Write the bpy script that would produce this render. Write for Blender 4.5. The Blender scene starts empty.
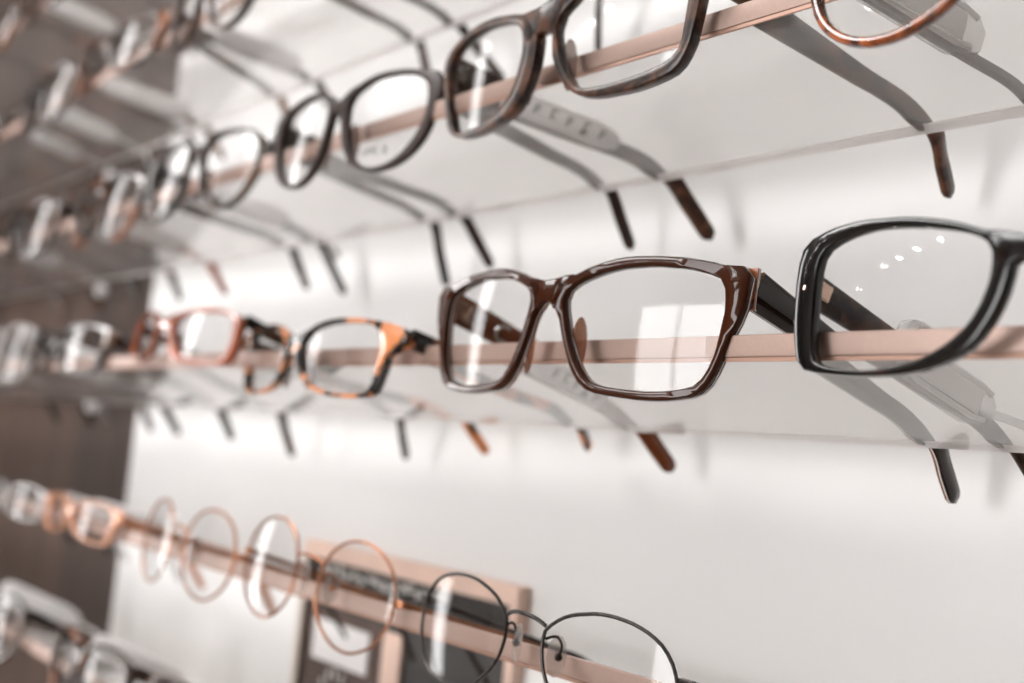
import bpy, math, random
from mathutils import Vector, Matrix

# ------------------------------------------------------------------ camera, world, light, exposure
HZ = 1.35                       # height of the camera above the shop floor; all shelf heights are relative to it
scene = bpy.context.scene
col = scene.collection
R3 = ((0.6264, 0.7740, 0.0923), (0.0223, -0.1362, 0.9904), (0.7792, -0.6183, -0.1025))
cam_data = bpy.data.cameras.new('camera')
cam = bpy.data.objects.new('camera', cam_data)
col.objects.link(cam)
rot = Matrix(((R3[0][0], R3[1][0], R3[2][0]), (R3[0][1], R3[1][1], R3[2][1]), (R3[0][2], R3[1][2], R3[2][2])))
cam.matrix_world = Matrix.Translation((0, -0.262, HZ)) @ rot.to_4x4()
cam_data.sensor_width = 36.0
cam_data.lens = 1150 / 1024 * 36
cam_data.clip_start = 0.01
cam_data.clip_end = 50
cam_data.dof.use_dof = True
cam_data.dof.focus_distance = 0.345
cam_data.dof.aperture_fstop = 6.0
scene.camera = cam

world = bpy.data.worlds.new('shop_daylight')
scene.world = world
world.use_nodes = True
world.node_tree.nodes['Background'].inputs[0].default_value = (1.0, 0.975, 0.965, 1)
world.node_tree.nodes['Background'].inputs[1].default_value = 0.36
WINDOW_BACK = 10.0
ADDED_COLUMN = 10.0
FILL_PENDANT = 14.0
FILL_PANEL = 9.0
CEILING_LAMP = 300.0

vs = scene.view_settings
vs.view_transform = 'Standard'
vs.look = 'None'
vs.gamma = 1.0
vs.use_curve_mapping = False
vs.exposure = 0.02
scene.cycles.use_denoising = True
scene.cycles.max_bounces = 14
scene.cycles.transparent_max_bounces = 32
scene.cycles.transmission_bounces = 12
scene.cycles.glossy_bounces = 6
scene.cycles.caustics_refractive = True
scene.cycles.caustics_reflective = False
scene.cycles.blur_glossy = 0.3
SHAPES={
 'Q3': dict(pose=[0.0131, -0.0336, 0.0125, 0.1489, -0.2974, -0.014, 0.0586], bt=[3.5, -3.9],
   o=[[7.3,-10.0],[8.7,-14.0],[10.1,-17.5],[11.7,-21.0],[13.6,-24.8],[15.7,-28.0],[18.5,-31.1],[21.8,-33.1],[25.8,-34.2],[30.0,-34.7],[33.8,-35.0],[38.1,-35.3],[41.9,-35.5],[46.1,-35.5],[50.3,-35.4],[54.1,-35.1],[58.4,-34.5],[62.1,-33.8],[65.6,-32.4],[68.3,-29.8],[70.3,-26.0],[71.7,-22.4],[72.9,-18.8],[74.4,-14.9],[76.4,-10.7],[77.9,-6.3],[78.5,-1.7],[79.0,2.9],[76.1,6.3],[69.8,6.8],[65.7,7.8],[61.5,8.6],[57.4,9.3],[53.2,9.8],[49.4,10.1],[45.1,10.4],[40.9,10.5],[36.7,10.6],[32.4,10.4],[28.6,10.0],[24.5,9.2],[20.4,8.2],[16.7,7.0],[12.8,5.4],[8.8,4.0],[4.1,2.3],[3.3,-1.9],[4.9,-6.1]],
   i=[[10.8,-10.3],[11.9,-13.7],[13.2,-17.0],[14.8,-20.2],[16.6,-23.3],[18.6,-26.2],[21.1,-28.8],[24.1,-30.7],[27.6,-31.5],[31.1,-32.0],[34.7,-32.3],[38.2,-32.5],[41.8,-32.6],[45.4,-32.7],[48.9,-32.6],[52.5,-32.4],[56.0,-31.9],[59.6,-31.3],[63.0,-30.3],[65.6,-28.0],[67.5,-24.9],[68.8,-21.6],[69.7,-18.2],[70.2,-14.6],[70.7,-11.1],[71.2,-7.6],[71.0,-4.0],[70.5,-0.5],[68.7,2.5],[65.4,3.8],[62.0,4.8],[58.5,5.6],[55.0,6.2],[51.4,6.6],[47.9,6.9],[44.3,7.2],[40.8,7.3],[37.2,7.2],[33.6,7.1],[30.1,6.8],[26.5,6.2],[23.1,5.4],[19.6,4.4],[16.3,3.3],[13.0,1.8],[10.1,-0.2],[9.0,-3.4],[9.7,-6.9]]),
 'P3': dict(pose=[-0.0361, 0.0283, -0.0077, 0.1014, -0.3137, -0.014, 0.1568], bt=[6.7, -3.4],
   o=[[73.9,-6.2],[75.1,-1.7],[75.9,2.4],[76.1,6.5],[74.3,10.3],[70.6,11.9],[66.4,12.6],[61.4,12.9],[57.2,13.3],[52.7,13.7],[48.1,14.1],[43.5,14.3],[38.9,14.4],[34.3,14.5],[29.7,14.4],[25.1,14.1],[20.9,13.5],[16.4,12.5],[12.1,10.8],[7.6,9.0],[6.4,5.5],[6.3,1.7],[6.3,-2.5],[6.5,-6.2],[6.8,-10.0],[7.2,-13.7],[8.6,-17.2],[10.7,-20.8],[12.9,-23.9],[15.4,-26.7],[18.8,-29.1],[21.8,-30.6],[25.4,-31.7],[29.1,-32.4],[33.3,-32.8],[37.5,-32.9],[41.6,-33.1],[46.2,-33.1],[50.4,-32.8],[54.6,-32.3],[58.7,-31.7],[62.8,-30.7],[66.0,-28.7],[68.3,-25.8],[70.2,-22.1],[71.2,-18.0],[72.1,-14.4],[73.0,-10.3]],
   i=[[68.2,-6.7],[69.0,-3.3],[69.7,0.1],[69.4,3.5],[66.8,5.8],[63.5,6.8],[60.0,7.3],[56.5,7.7],[53.1,7.9],[49.6,8.1],[46.1,8.2],[42.6,8.3],[39.1,8.3],[35.6,8.3],[32.1,8.3],[28.6,8.2],[25.1,8.0],[21.7,7.4],[18.5,6.0],[15.6,4.1],[12.6,2.4],[9.8,0.3],[8.7,-3.0],[9.2,-6.4],[9.9,-9.9],[10.9,-13.2],[12.2,-16.4],[13.9,-19.5],[15.7,-22.4],[17.8,-25.3],[20.4,-27.5],[23.8,-28.4],[27.2,-28.9],[30.7,-29.0],[34.2,-29.0],[37.7,-28.9],[41.2,-28.8],[44.7,-28.6],[48.2,-28.3],[51.7,-28.0],[55.1,-27.5],[58.5,-26.9],[61.8,-25.7],[64.6,-23.7],[66.0,-20.5],[66.6,-17.1],[67.1,-13.6],[67.6,-10.2]],
   oL=[[73.6,5.8],[70.5,8.4],[66.7,10.0],[63.2,11.1],[59.6,12.0],[56.0,12.7],[52.3,13.2],[48.2,13.5],[44.5,13.5],[40.5,13.3],[36.8,12.9],[32.7,12.3],[29.1,11.6],[25.1,10.7],[21.1,9.8],[17.2,8.7],[13.2,7.5],[8.7,5.7],[5.0,3.1],[2.2,-0.9],[1.6,-5.4],[2.1,-9.9],[3.1,-14.2],[5.0,-18.3],[7.4,-22.1],[10.8,-25.7],[14.4,-28.3],[19.0,-30.1],[23.9,-30.9],[28.3,-31.5],[32.8,-31.9],[36.9,-32.1],[41.0,-32.2],[45.1,-32.1],[48.8,-31.8],[52.5,-31.4],[56.1,-30.8],[59.3,-30.1],[62.8,-28.9],[65.9,-26.9],[68.2,-24.1],[69.9,-20.3],[71.1,-16.8],[72.1,-13.3],[73.2,-9.3],[74.0,-5.8],[74.7,-1.7],[74.9,2.4]],
   iL=[[69.2,3.9],[67.0,6.4],[64.1,8.1],[60.8,8.9],[57.4,9.4],[54.1,9.8],[50.7,10.1],[47.3,10.3],[44.0,10.3],[40.6,10.1],[37.2,9.7],[33.9,9.3],[30.5,8.7],[27.2,8.0],[24.0,7.2],[20.8,6.1],[17.7,4.7],[14.8,2.9],[12.8,0.3],[11.7,-2.9],[11.6,-6.3],[12.2,-9.6],[13.4,-12.8],[14.8,-15.9],[16.5,-18.8],[18.8,-21.3],[21.5,-23.3],[24.5,-24.9],[27.7,-25.9],[31.0,-26.7],[34.3,-27.3],[37.6,-27.8],[41.0,-28.3],[44.3,-28.7],[47.7,-28.9],[51.1,-28.9],[54.5,-28.8],[57.8,-28.4],[61.1,-27.5],[63.5,-25.3],[65.1,-22.3],[66.3,-19.1],[67.4,-15.9],[68.3,-12.7],[69.1,-9.4],[69.8,-6.1],[70.2,-2.7],[70.1,0.7]]),
 'P2': dict(pose=[0.0777, -0.0713, -0.0064, 0.1277, -0.4575, -0.014, 0.1527], bt=[2.8, -2.6],
   o=[[4.7,-8.5],[5.6,-12.1],[6.7,-15.6],[8.1,-19.0],[9.8,-22.3],[11.8,-24.9],[14.4,-27.5],[17.5,-29.5],[20.4,-31.0],[23.5,-32.1],[26.8,-32.8],[30.1,-33.2],[33.4,-33.2],[36.7,-32.9],[40.3,-32.4],[43.5,-31.7],[47.0,-30.4],[50.3,-28.7],[53.6,-26.4],[56.3,-24.0],[58.7,-21.1],[60.6,-17.6],[62.0,-14.2],[63.1,-10.7],[64.3,-6.8],[66.8,-2.3],[66.7,1.7],[65.2,5.8],[62.2,8.4],[57.6,9.6],[53.2,10.5],[49.6,11.2],[46.0,11.8],[42.7,12.3],[39.1,12.7],[35.8,12.9],[32.5,13.0],[29.2,12.9],[25.5,12.7],[22.2,12.2],[19.0,11.4],[15.9,10.3],[12.5,8.8],[9.7,7.1],[6.7,5.0],[4.1,2.4],[3.8,-1.2],[4.1,-4.9]],
   i=[[9.1,-8.7],[9.9,-11.7],[10.8,-14.7],[12.0,-17.5],[13.2,-20.4],[14.6,-23.1],[16.4,-25.7],[18.8,-27.7],[21.5,-29.2],[24.4,-30.4],[27.3,-31.2],[30.4,-31.6],[33.5,-31.5],[36.6,-31.0],[39.5,-30.2],[42.4,-29.0],[45.1,-27.6],[47.7,-25.8],[50.0,-23.8],[52.2,-21.5],[54.0,-19.0],[55.4,-16.3],[56.8,-13.5],[57.8,-10.5],[58.2,-7.5],[58.4,-4.4],[58.2,-1.3],[57.5,1.7],[55.8,4.3],[53.4,6.3],[50.7,7.8],[47.8,8.9],[44.8,9.7],[41.8,10.3],[38.7,10.6],[35.6,10.8],[32.5,10.9],[29.4,10.9],[26.3,10.7],[23.3,10.2],[20.3,9.4],[17.3,8.4],[14.5,7.1],[11.9,5.5],[9.6,3.4],[8.5,0.5],[8.4,-2.6],[8.6,-5.7]]),
 'P1': dict(pose=[0.1174, -0.1264, -0.0159, 0.108, -0.6149, -0.014, 0.1558], bt=[3.7, -0.7],
   o=[[9.3,-18.8],[10.3,-22.0],[11.8,-25.5],[13.5,-28.3],[15.9,-30.7],[19.0,-32.6],[22.2,-33.8],[25.4,-34.8],[28.6,-35.5],[31.6,-35.9],[34.9,-36.1],[38.3,-35.9],[41.5,-35.1],[44.6,-33.8],[47.5,-32.0],[50.1,-30.0],[52.7,-27.3],[55.1,-24.5],[57.1,-21.3],[59.2,-17.8],[61.1,-14.2],[63.4,-10.4],[66.6,-5.8],[69.8,-0.4],[67.2,3.5],[61.2,5.4],[56.5,6.6],[52.5,7.6],[48.9,8.5],[45.3,9.4],[42.0,10.0],[38.7,10.6],[35.8,10.9],[32.4,11.2],[29.1,11.4],[25.7,11.5],[22.4,11.3],[19.0,11.1],[15.4,10.6],[12.2,9.5],[9.2,7.4],[7.4,4.6],[6.6,1.4],[6.6,-2.4],[6.8,-5.3],[7.1,-8.7],[7.7,-12.3],[8.4,-15.6]],
   i=[[12.2,-18.0],[13.3,-20.9],[14.5,-23.6],[16.1,-26.2],[18.0,-28.5],[20.3,-30.4],[23.0,-31.8],[25.9,-32.8],[28.8,-33.5],[31.8,-34.0],[34.8,-34.2],[37.8,-33.9],[40.6,-32.9],[43.3,-31.5],[45.6,-29.6],[47.5,-27.2],[49.2,-24.8],[50.8,-22.2],[52.1,-19.5],[53.3,-16.7],[54.3,-13.8],[55.1,-10.9],[55.5,-7.9],[55.5,-4.9],[55.1,-1.9],[54.0,0.9],[52.2,3.3],[49.8,5.1],[47.1,6.4],[44.3,7.5],[41.4,8.3],[38.4,8.9],[35.4,9.3],[32.4,9.5],[29.4,9.5],[26.4,9.4],[23.4,9.2],[20.4,8.7],[17.5,7.9],[14.7,6.7],[12.3,5.0],[10.4,2.6],[9.4,-0.2],[9.2,-3.3],[9.5,-6.3],[10.0,-9.2],[10.7,-12.2],[11.4,-15.1]]),
 'Q2': dict(pose=[-0.0814, -0.0338, 0.0115, 0.1185, -0.476, -0.014, 0.0432], bt=[3.3, -3.3],
   o=[[4.8,-3.5],[5.2,-6.9],[7.8,-10.3],[10.9,-13.4],[13.9,-15.8],[17.3,-17.8],[20.9,-19.2],[24.3,-20.1],[27.6,-20.8],[31.5,-21.5],[34.9,-22.0],[38.8,-22.4],[42.7,-22.6],[46.2,-22.7],[50.1,-22.7],[54.0,-22.7],[57.5,-22.6],[61.4,-22.4],[65.2,-22.0],[69.1,-21.4],[73.4,-19.6],[75.3,-16.3],[76.7,-12.6],[78.1,-9.0],[79.5,-4.8],[90.6,0.3],[91.6,5.5],[83.2,8.4],[75.5,9.5],[69.9,10.3],[65.2,10.8],[61.7,11.2],[57.8,11.5],[54.4,11.8],[50.5,12.0],[47.0,12.1],[43.1,12.2],[39.2,12.1],[35.3,12.0],[31.4,11.7],[28.0,11.3],[24.1,10.7],[20.7,9.8],[17.5,8.7],[13.8,7.2],[10.2,5.8],[6.0,3.5],[5.2,0.3]],
   i=[[9.8,-3.7],[11.1,-6.8],[12.8,-9.6],[14.7,-12.4],[16.9,-14.9],[19.7,-16.6],[22.8,-17.8],[26.0,-18.6],[29.3,-19.2],[32.6,-19.7],[35.9,-20.1],[39.2,-20.4],[42.5,-20.6],[45.8,-20.7],[49.1,-20.8],[52.5,-20.8],[55.8,-20.7],[59.1,-20.5],[62.4,-20.1],[65.7,-19.4],[68.4,-17.5],[70.0,-14.6],[70.9,-11.4],[71.8,-8.2],[72.5,-5.0],[73.3,-1.7],[73.1,1.5],[71.4,4.4],[68.9,6.6],[65.9,8.1],[62.7,9.0],[59.4,9.4],[56.1,9.6],[52.8,9.7],[49.5,9.8],[46.1,9.8],[42.8,9.8],[39.5,9.7],[36.2,9.6],[32.8,9.4],[29.5,9.1],[26.2,8.7],[23.0,8.1],[19.8,7.2],[16.7,6.0],[13.7,4.4],[11.1,2.3],[9.4,-0.4]]),
 'Q1': dict(pose=[-0.0844, -0.1204, 0.0284, 0.1305, -0.6347, -0.014, 0.0593], bt=[2.0, -3.2],
   o=[[13.0,-5.1],[14.0,-8.8],[15.0,-12.5],[16.9,-15.8],[20.8,-18.4],[25.2,-20.0],[30.3,-21.0],[34.9,-21.5],[39.6,-21.9],[43.9,-22.1],[48.6,-22.2],[52.9,-22.2],[57.2,-22.3],[61.0,-22.2],[65.3,-22.1],[69.1,-22.0],[73.4,-21.9],[77.7,-21.8],[82.4,-21.6],[86.6,-21.1],[90.7,-20.0],[94.1,-16.8],[95.5,-12.8],[96.4,-8.6],[96.6,-4.3],[96.3,0.4],[94.7,4.2],[89.0,5.9],[84.3,6.5],[80.5,7.1],[76.7,7.7],[72.9,8.3],[69.1,8.8],[65.3,9.1],[61.4,9.4],[57.2,9.6],[52.9,9.6],[48.6,9.6],[44.3,9.5],[40.1,9.3],[35.8,8.9],[31.6,8.3],[27.4,7.5],[23.6,6.7],[19.5,5.7],[14.9,4.6],[12.4,2.4],[12.2,-1.8]],
   i=[[19.7,-5.4],[21.4,-8.4],[23.5,-11.2],[26.1,-13.6],[29.0,-15.4],[32.2,-16.7],[35.6,-17.6],[39.0,-18.1],[42.5,-18.5],[45.9,-18.9],[49.4,-19.2],[52.9,-19.4],[56.3,-19.5],[59.8,-19.6],[63.3,-19.6],[66.7,-19.6],[70.2,-19.5],[73.7,-19.2],[77.1,-19.0],[80.6,-18.5],[83.9,-17.4],[86.1,-14.8],[87.2,-11.6],[87.7,-8.1],[87.9,-4.6],[87.6,-1.2],[86.6,2.1],[83.9,4.1],[80.5,5.0],[77.1,5.5],[73.7,5.9],[70.2,6.2],[66.7,6.4],[63.3,6.5],[59.8,6.6],[56.3,6.6],[52.8,6.6],[49.4,6.6],[45.9,6.5],[42.4,6.4],[39.0,6.1],[35.5,5.6],[32.1,5.1],[28.7,4.4],[25.3,3.5],[22.0,2.4],[19.0,0.8],[18.2,-2.3]]),
 'R1': dict(pose=[0.0752, -0.0995, 0.0599, 0.0824, -0.4364, -0.014, -0.0496], bt=[1.9],
   o=[[9.7,-14.5],[10.7,-17.3],[12.2,-19.9],[14.1,-22.3],[16.2,-24.4],[18.6,-26.3],[21.2,-27.9],[24.0,-29.1],[26.8,-30.1],[29.8,-30.6],[32.8,-30.9],[35.9,-30.7],[38.8,-30.1],[41.6,-29.0],[44.3,-27.7],[47.0,-26.2],[49.4,-24.4],[51.6,-22.3],[53.3,-19.8],[54.8,-17.2],[55.9,-14.4],[56.6,-11.4],[56.9,-8.4],[56.7,-5.4],[56.1,-2.4],[55.1,0.4],[53.7,3.1],[51.8,5.5],[49.6,7.5],[47.1,9.3],[44.5,10.7],[41.6,11.7],[38.7,12.5],[35.7,13.1],[32.7,13.3],[29.7,13.2],[26.7,12.8],[23.7,12.1],[20.9,11.0],[18.3,9.5],[15.8,7.8],[13.7,5.6],[12.0,3.1],[10.6,0.4],[9.6,-2.4],[9.3,-5.4],[9.4,-8.5],[9.4,-11.5]],
   i=None),
 'R2': dict(pose=[-0.0152, -0.0415, 0.0289, 0.0843, -0.2924, -0.014, -0.0512], bt=[2.2],
   o=[[65.5,-15.7],[65.9,-12.5],[65.8,-9.3],[65.2,-6.2],[64.1,-3.2],[62.5,-0.5],[60.3,1.9],[57.8,3.9],[55.0,5.3],[52.0,6.4],[48.9,7.2],[45.8,7.8],[42.6,8.1],[39.4,8.3],[36.2,8.3],[33.0,8.1],[29.9,7.7],[26.8,7.0],[23.7,6.3],[20.6,5.4],[17.7,4.2],[14.9,2.6],[12.3,0.7],[10.1,-1.5],[9.5,-4.6],[9.8,-7.8],[10.5,-10.9],[11.6,-13.9],[13.3,-16.6],[15.4,-19.0],[17.7,-21.1],[20.2,-23.1],[22.7,-25.1],[25.3,-27.0],[28.1,-28.4],[31.2,-29.3],[34.3,-29.9],[37.5,-30.2],[40.7,-30.3],[43.8,-30.4],[47.0,-30.2],[50.2,-29.8],[53.3,-29.2],[56.3,-28.1],[59.0,-26.4],[61.2,-24.2],[62.9,-21.4],[64.4,-18.6]],
   i=None),
 'Q4': dict(pose=[0.0, -0.0698, 0.0, 0.1222, -0.1262, -0.014, 0.0588], bt=[2.7, -1.3],
   o=[[69.8,10.3],[65.7,11.7],[61.5,12.7],[57.7,13.1],[53.8,13.4],[49.9,13.3],[46.0,13.0],[42.1,12.7],[38.7,12.3],[34.8,11.7],[31.4,11.0],[28.0,10.2],[24.6,9.3],[21.3,8.2],[18.0,6.9],[14.7,5.7],[10.2,4.4],[6.5,1.6],[6.7,-2.3],[7.3,-6.1],[8.2,-9.9],[9.6,-13.5],[11.5,-16.9],[13.8,-20.1],[16.5,-22.8],[19.9,-24.7],[23.9,-26.2],[27.7,-27.3],[31.5,-28.0],[35.4,-28.5],[38.8,-28.7],[42.3,-28.8],[45.9,-28.8],[49.4,-28.7],[52.9,-28.5],[56.3,-28.2],[59.8,-27.9],[63.7,-27.5],[67.9,-26.7],[70.9,-23.8],[72.0,-20.5],[72.9,-16.3],[73.5,-12.4],[73.9,-8.6],[74.0,-4.3],[74.1,-0.4],[73.8,3.9],[72.8,7.6]],
   i=[[64.0,6.9],[61.1,8.2],[58.0,9.1],[54.8,9.8],[51.6,10.2],[48.4,10.4],[45.2,10.3],[41.9,10.0],[38.7,9.7],[35.5,9.2],[32.3,8.7],[29.2,8.1],[26.0,7.4],[22.9,6.6],[19.8,5.6],[16.8,4.4],[14.1,2.6],[12.5,-0.1],[12.3,-3.3],[12.6,-6.5],[13.5,-9.6],[14.7,-12.6],[16.3,-15.4],[18.4,-17.9],[20.9,-19.9],[23.6,-21.7],[26.4,-23.2],[29.4,-24.4],[32.5,-25.3],[35.7,-26.0],[38.9,-26.6],[42.1,-27.0],[45.3,-27.2],[48.5,-27.2],[51.7,-27.0],[55.0,-26.6],[58.2,-26.2],[61.3,-25.4],[64.2,-24.2],[65.5,-21.3],[66.0,-18.1],[66.3,-14.9],[66.5,-11.7],[66.6,-8.4],[66.7,-5.2],[66.7,-2.0],[66.6,1.2],[66.0,4.4]]),
}

# ------------------------------------------------------------------ materials
def new_mat(name):
    m = bpy.data.materials.new(name); m.use_nodes = True
    return m, m.node_tree, m.node_tree.nodes['Principled BSDF']

def simple(name, color, rough=0.5, metal=0.0, coat=0.0, bump=0.0, bscale=300, spec=0.5, var=0.0):
    m, nt, b = new_mat(name)
    b.inputs['Base Color'].default_value = (*color, 1)
    b.inputs['Roughness'].default_value = rough
    b.inputs['Metallic'].default_value = metal
    b.inputs['Coat Weight'].default_value = coat
    b.inputs['Coat Roughness'].default_value = 0.04
    b.inputs['Specular IOR Level'].default_value = spec
    tc = nt.nodes.new('ShaderNodeTexCoord')
    nz = nt.nodes.new('ShaderNodeTexNoise'); nz.inputs['Scale'].default_value = bscale
    nt.links.new(tc.outputs['Object'], nz.inputs['Vector'])
    if var:
        rp = nt.nodes.new('ShaderNodeValToRGB')
        rp.color_ramp.elements[0].position = 0.3; rp.color_ramp.elements[1].position = 0.7
        rp.color_ramp.elements[0].color = (*[c * (1 - var) for c in color], 1)
        rp.color_ramp.elements[1].color = (*[min(1, c * (1 + var)) for c in color], 1)
        nt.links.new(nz.outputs['Fac'], rp.inputs['Fac']); nt.links.new(rp.outputs['Color'], b.inputs['Base Color'])
    if bump:
        bp = nt.nodes.new('ShaderNodeBump'); bp.inputs['Strength'].default_value = bump; bp.inputs['Distance'].default_value = 0.0003
        nt.links.new(nz.outputs['Fac'], bp.inputs['Height']); nt.links.new(bp.outputs['Normal'], b.inputs['Normal'])
    return m

def tortoise(name, dark, amber, scale=110, thr=0.5, soft=0.06, rough=0.12, coat=0.6, mid=None):
    m, nt, b = new_mat(name)
    tc = nt.nodes.new('ShaderNodeTexCoord')
    nz = nt.nodes.new('ShaderNodeTexNoise'); nz.inputs['Scale'].default_value = scale; nz.inputs['Detail'].default_value = 3.0
    nz.inputs['Roughness'].default_value = 0.55; nz.inputs['Distortion'].default_value = 0.6
    rp = nt.nodes.new('ShaderNodeValToRGB')
    rp.color_ramp.elements[0].position = thr - soft; rp.color_ramp.elements[0].color = (*dark, 1)
    rp.color_ramp.elements[1].position = thr + soft; rp.color_ramp.elements[1].color = (*amber, 1)
    b.inputs['Specular IOR Level'].default_value = 0.35
    if mid:
        e = rp.color_ramp.elements.new(thr); e.color = (*mid, 1)
    nt.links.new(tc.outputs['Object'], nz.inputs['Vector']); nt.links.new(nz.outputs['Fac'], rp.inputs['Fac'])
    nt.links.new(rp.outputs['Color'], b.inputs['Base Color'])
    b.inputs['Roughness'].default_value = rough; b.inputs['Coat Weight'].default_value = coat; b.inputs['Coat Roughness'].default_value = 0.05
    return m

def clear_thin(name, tint=(1, 1, 1), f0=0.045, boost=1.0, rough=0.0, milk=0.0, milk_col=(0.9, 0.88, 0.88)):
    """thin clear plastic or glass: transparent with a view-angle dependent reflection, optionally a little milky"""
    m = bpy.data.materials.new(name); m.use_nodes = True; nt = m.node_tree; nt.nodes.clear()
    out = nt.nodes.new('ShaderNodeOutputMaterial')
    tr = nt.nodes.new('ShaderNodeBsdfTransparent'); tr.inputs[0].default_value = (*tint, 1)
    gl = nt.nodes.new('ShaderNodeBsdfGlossy'); gl.inputs['Roughness'].default_value = rough
    lw = nt.nodes.new('ShaderNodeLayerWeight'); lw.inputs['Blend'].default_value = 0.5
    pw = nt.nodes.new('ShaderNodeMath'); pw.operation = 'POWER'; pw.inputs[1].default_value = 5.0
    ma = nt.nodes.new('ShaderNodeMath'); ma.operation = 'MULTIPLY_ADD'; ma.inputs[1].default_value = 0.95 * boost; ma.inputs[2].default_value = f0
    ma.use_clamp = True
    mx = nt.nodes.new('ShaderNodeMixShader')
    nt.links.new(lw.outputs['Facing'], pw.inputs[0]); nt.links.new(pw.outputs[0], ma.inputs[0]); nt.links.new(ma.outputs[0], mx.inputs[0])
    base = tr
    if milk:
        df = nt.nodes.new('ShaderNodeBsdfDiffuse'); df.inputs[0].default_value = (*milk_col, 1)
        tl = nt.nodes.new('ShaderNodeBsdfTranslucent'); tl.inputs[0].default_value = (*milk_col, 1)
        m2 = nt.nodes.new('ShaderNodeMixShader'); m2.inputs[0].default_value = 0.5
        nt.links.new(df.outputs[0], m2.inputs[1]); nt.links.new(tl.outputs[0], m2.inputs[2])
        m3 = nt.nodes.new('ShaderNodeMixShader'); m3.inputs[0].default_value = milk
        nt.links.new(tr.outputs[0], m3.inputs[1]); nt.links.new(m2.outputs[0], m3.inputs[2]); base = m3
    nt.links.new(base.outputs[0], mx.inputs[1]); nt.links.new(gl.outputs[0], mx.inputs[2])
    nt.links.new(mx.outputs[0], out.inputs[0])
    return m

def slab_glass(name, haze=0.08):
    m = bpy.data.materials.new(name); m.use_nodes = True; nt = m.node_tree; nt.nodes.clear()
    out = nt.nodes.new('ShaderNodeOutputMaterial')
    gl = nt.nodes.new('ShaderNodeBsdfGlass'); gl.inputs['Color'].default_value = (0.99, 0.985, 0.98, 1)
    gl.inputs['Roughness'].default_value = 0.0; gl.inputs['IOR'].default_value = 1.49
    df = nt.nodes.new('ShaderNodeBsdfDiffuse'); df.inputs[0].default_value = (0.92, 0.90, 0.89, 1)
    tl = nt.nodes.new('ShaderNodeBsdfTranslucent'); tl.inputs[0].default_value = (0.92, 0.90, 0.89, 1)
    a = nt.nodes.new('ShaderNodeMixShader'); a.inputs[0].default_value = 0.5
    b = nt.nodes.new('ShaderNodeMixShader'); b.inputs[0].default_value = haze
    nt.links.new(df.outputs[0], a.inputs[1]); nt.links.new(tl.outputs[0], a.inputs[2])
    nt.links.new(gl.outputs[0], b.inputs[1]); nt.links.new(a.outputs[0], b.inputs[2]); nt.links.new(b.outputs[0], out.inputs[0])
    return m

def emitter(name, color, strength):
    m = bpy.data.materials.new(name); m.use_nodes = True; nt = m.node_tree; nt.nodes.clear()
    out = nt.nodes.new('ShaderNodeOutputMaterial'); em = nt.nodes.new('ShaderNodeEmission')
    em.inputs[0].default_value = (*color, 1); em.inputs[1].default_value = strength
    nt.links.new(em.outputs[0], out.inputs[0])
    return m

def wood(name, c1, c2, scale=6.0, rough=0.6, spec=0.15):
    m, nt, b = new_mat(name)
    tc = nt.nodes.new('ShaderNodeTexCoord'); mp = nt.nodes.new('ShaderNodeMapping')
    mp.inputs['Scale'].default_value = (scale, scale, scale * 0.06)
    nz = nt.nodes.new('ShaderNodeTexNoise'); nz.inputs['Scale'].default_value = 1.6; nz.inputs['Detail'].default_value = 5
    rp = nt.nodes.new('ShaderNodeValToRGB')
    rp.color_ramp.elements[0].position = 0.35; rp.color_ramp.elements[1].position = 0.65
    rp.color_ramp.elements[0].color = (*c1, 1); rp.color_ramp.elements[1].color = (*c2, 1)
    nt.links.new(tc.outputs['Object'], mp.inputs[0]); nt.links.new(mp.outputs[0], nz.inputs['Vector'])
    nt.links.new(nz.outputs['Fac'], rp.inputs['Fac']); nt.links.new(rp.outputs['Color'], b.inputs['Base Color'])
    b.inputs['Roughness'].default_value = rough; b.inputs['Specular IOR Level'].default_value = spec
    return m

M = {}
M['board'] = simple('white_laminate', (0.84, 0.833, 0.828), 0.38, spec=0.5, var=0.012, bscale=6)
M['dark_wood'] = wood('dark_brown_panelling', (0.048, 0.034, 0.029), (0.092, 0.060, 0.047))
M['plaster'] = simple('shop_plaster', (0.62, 0.60, 0.58), 0.8, bump=0.1, bscale=40)
M['ceiling'] = simple('ceiling_paint', (0.75, 0.74, 0.72), 0.8)
M['floor'] = wood('floor_boards', (0.22, 0.17, 0.13), (0.33, 0.26, 0.20), 3.0)
M['acrylic'] = slab_glass('clear_acrylic')
def sanded(name):
    m = bpy.data.materials.new(name); m.use_nodes = True; nt = m.node_tree; nt.nodes.clear()
    out = nt.nodes.new('ShaderNodeOutputMaterial')
    df = nt.nodes.new('ShaderNodeBsdfDiffuse'); df.inputs[0].default_value = (0.96, 0.91, 0.90, 1)
    tl = nt.nodes.new('ShaderNodeBsdfTranslucent'); tl.inputs[0].default_value = (0.96, 0.91, 0.90, 1)
    a = nt.nodes.new('ShaderNodeMixShader'); a.inputs[0].default_value = 0.65
    nt.links.new(df.outputs[0], a.inputs[1]); nt.links.new(tl.outputs[0], a.inputs[2]); nt.links.new(a.outputs[0], out.inputs[0])
    return m
M['acrylic_edge'] = sanded('sanded_acrylic_edge')
M['copper'] = simple('satin_rose_copper', (0.46, 0.325, 0.275), 0.36, metal=0.3, bump=0.05, bscale=900, var=0.03)
M['copper_dark'] = simple('copper_lip', (0.40, 0.235, 0.175), 0.4, metal=0.35)
M['lens'] = clear_thin('demo_lens', (0.999, 0.999, 0.999), 0.026, boost=0.45)
M['clear_tag'] = clear_thin('clear_tag_plastic', (0.93, 0.925, 0.92), 0.06, milk=0.30, rough=0.05)
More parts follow.
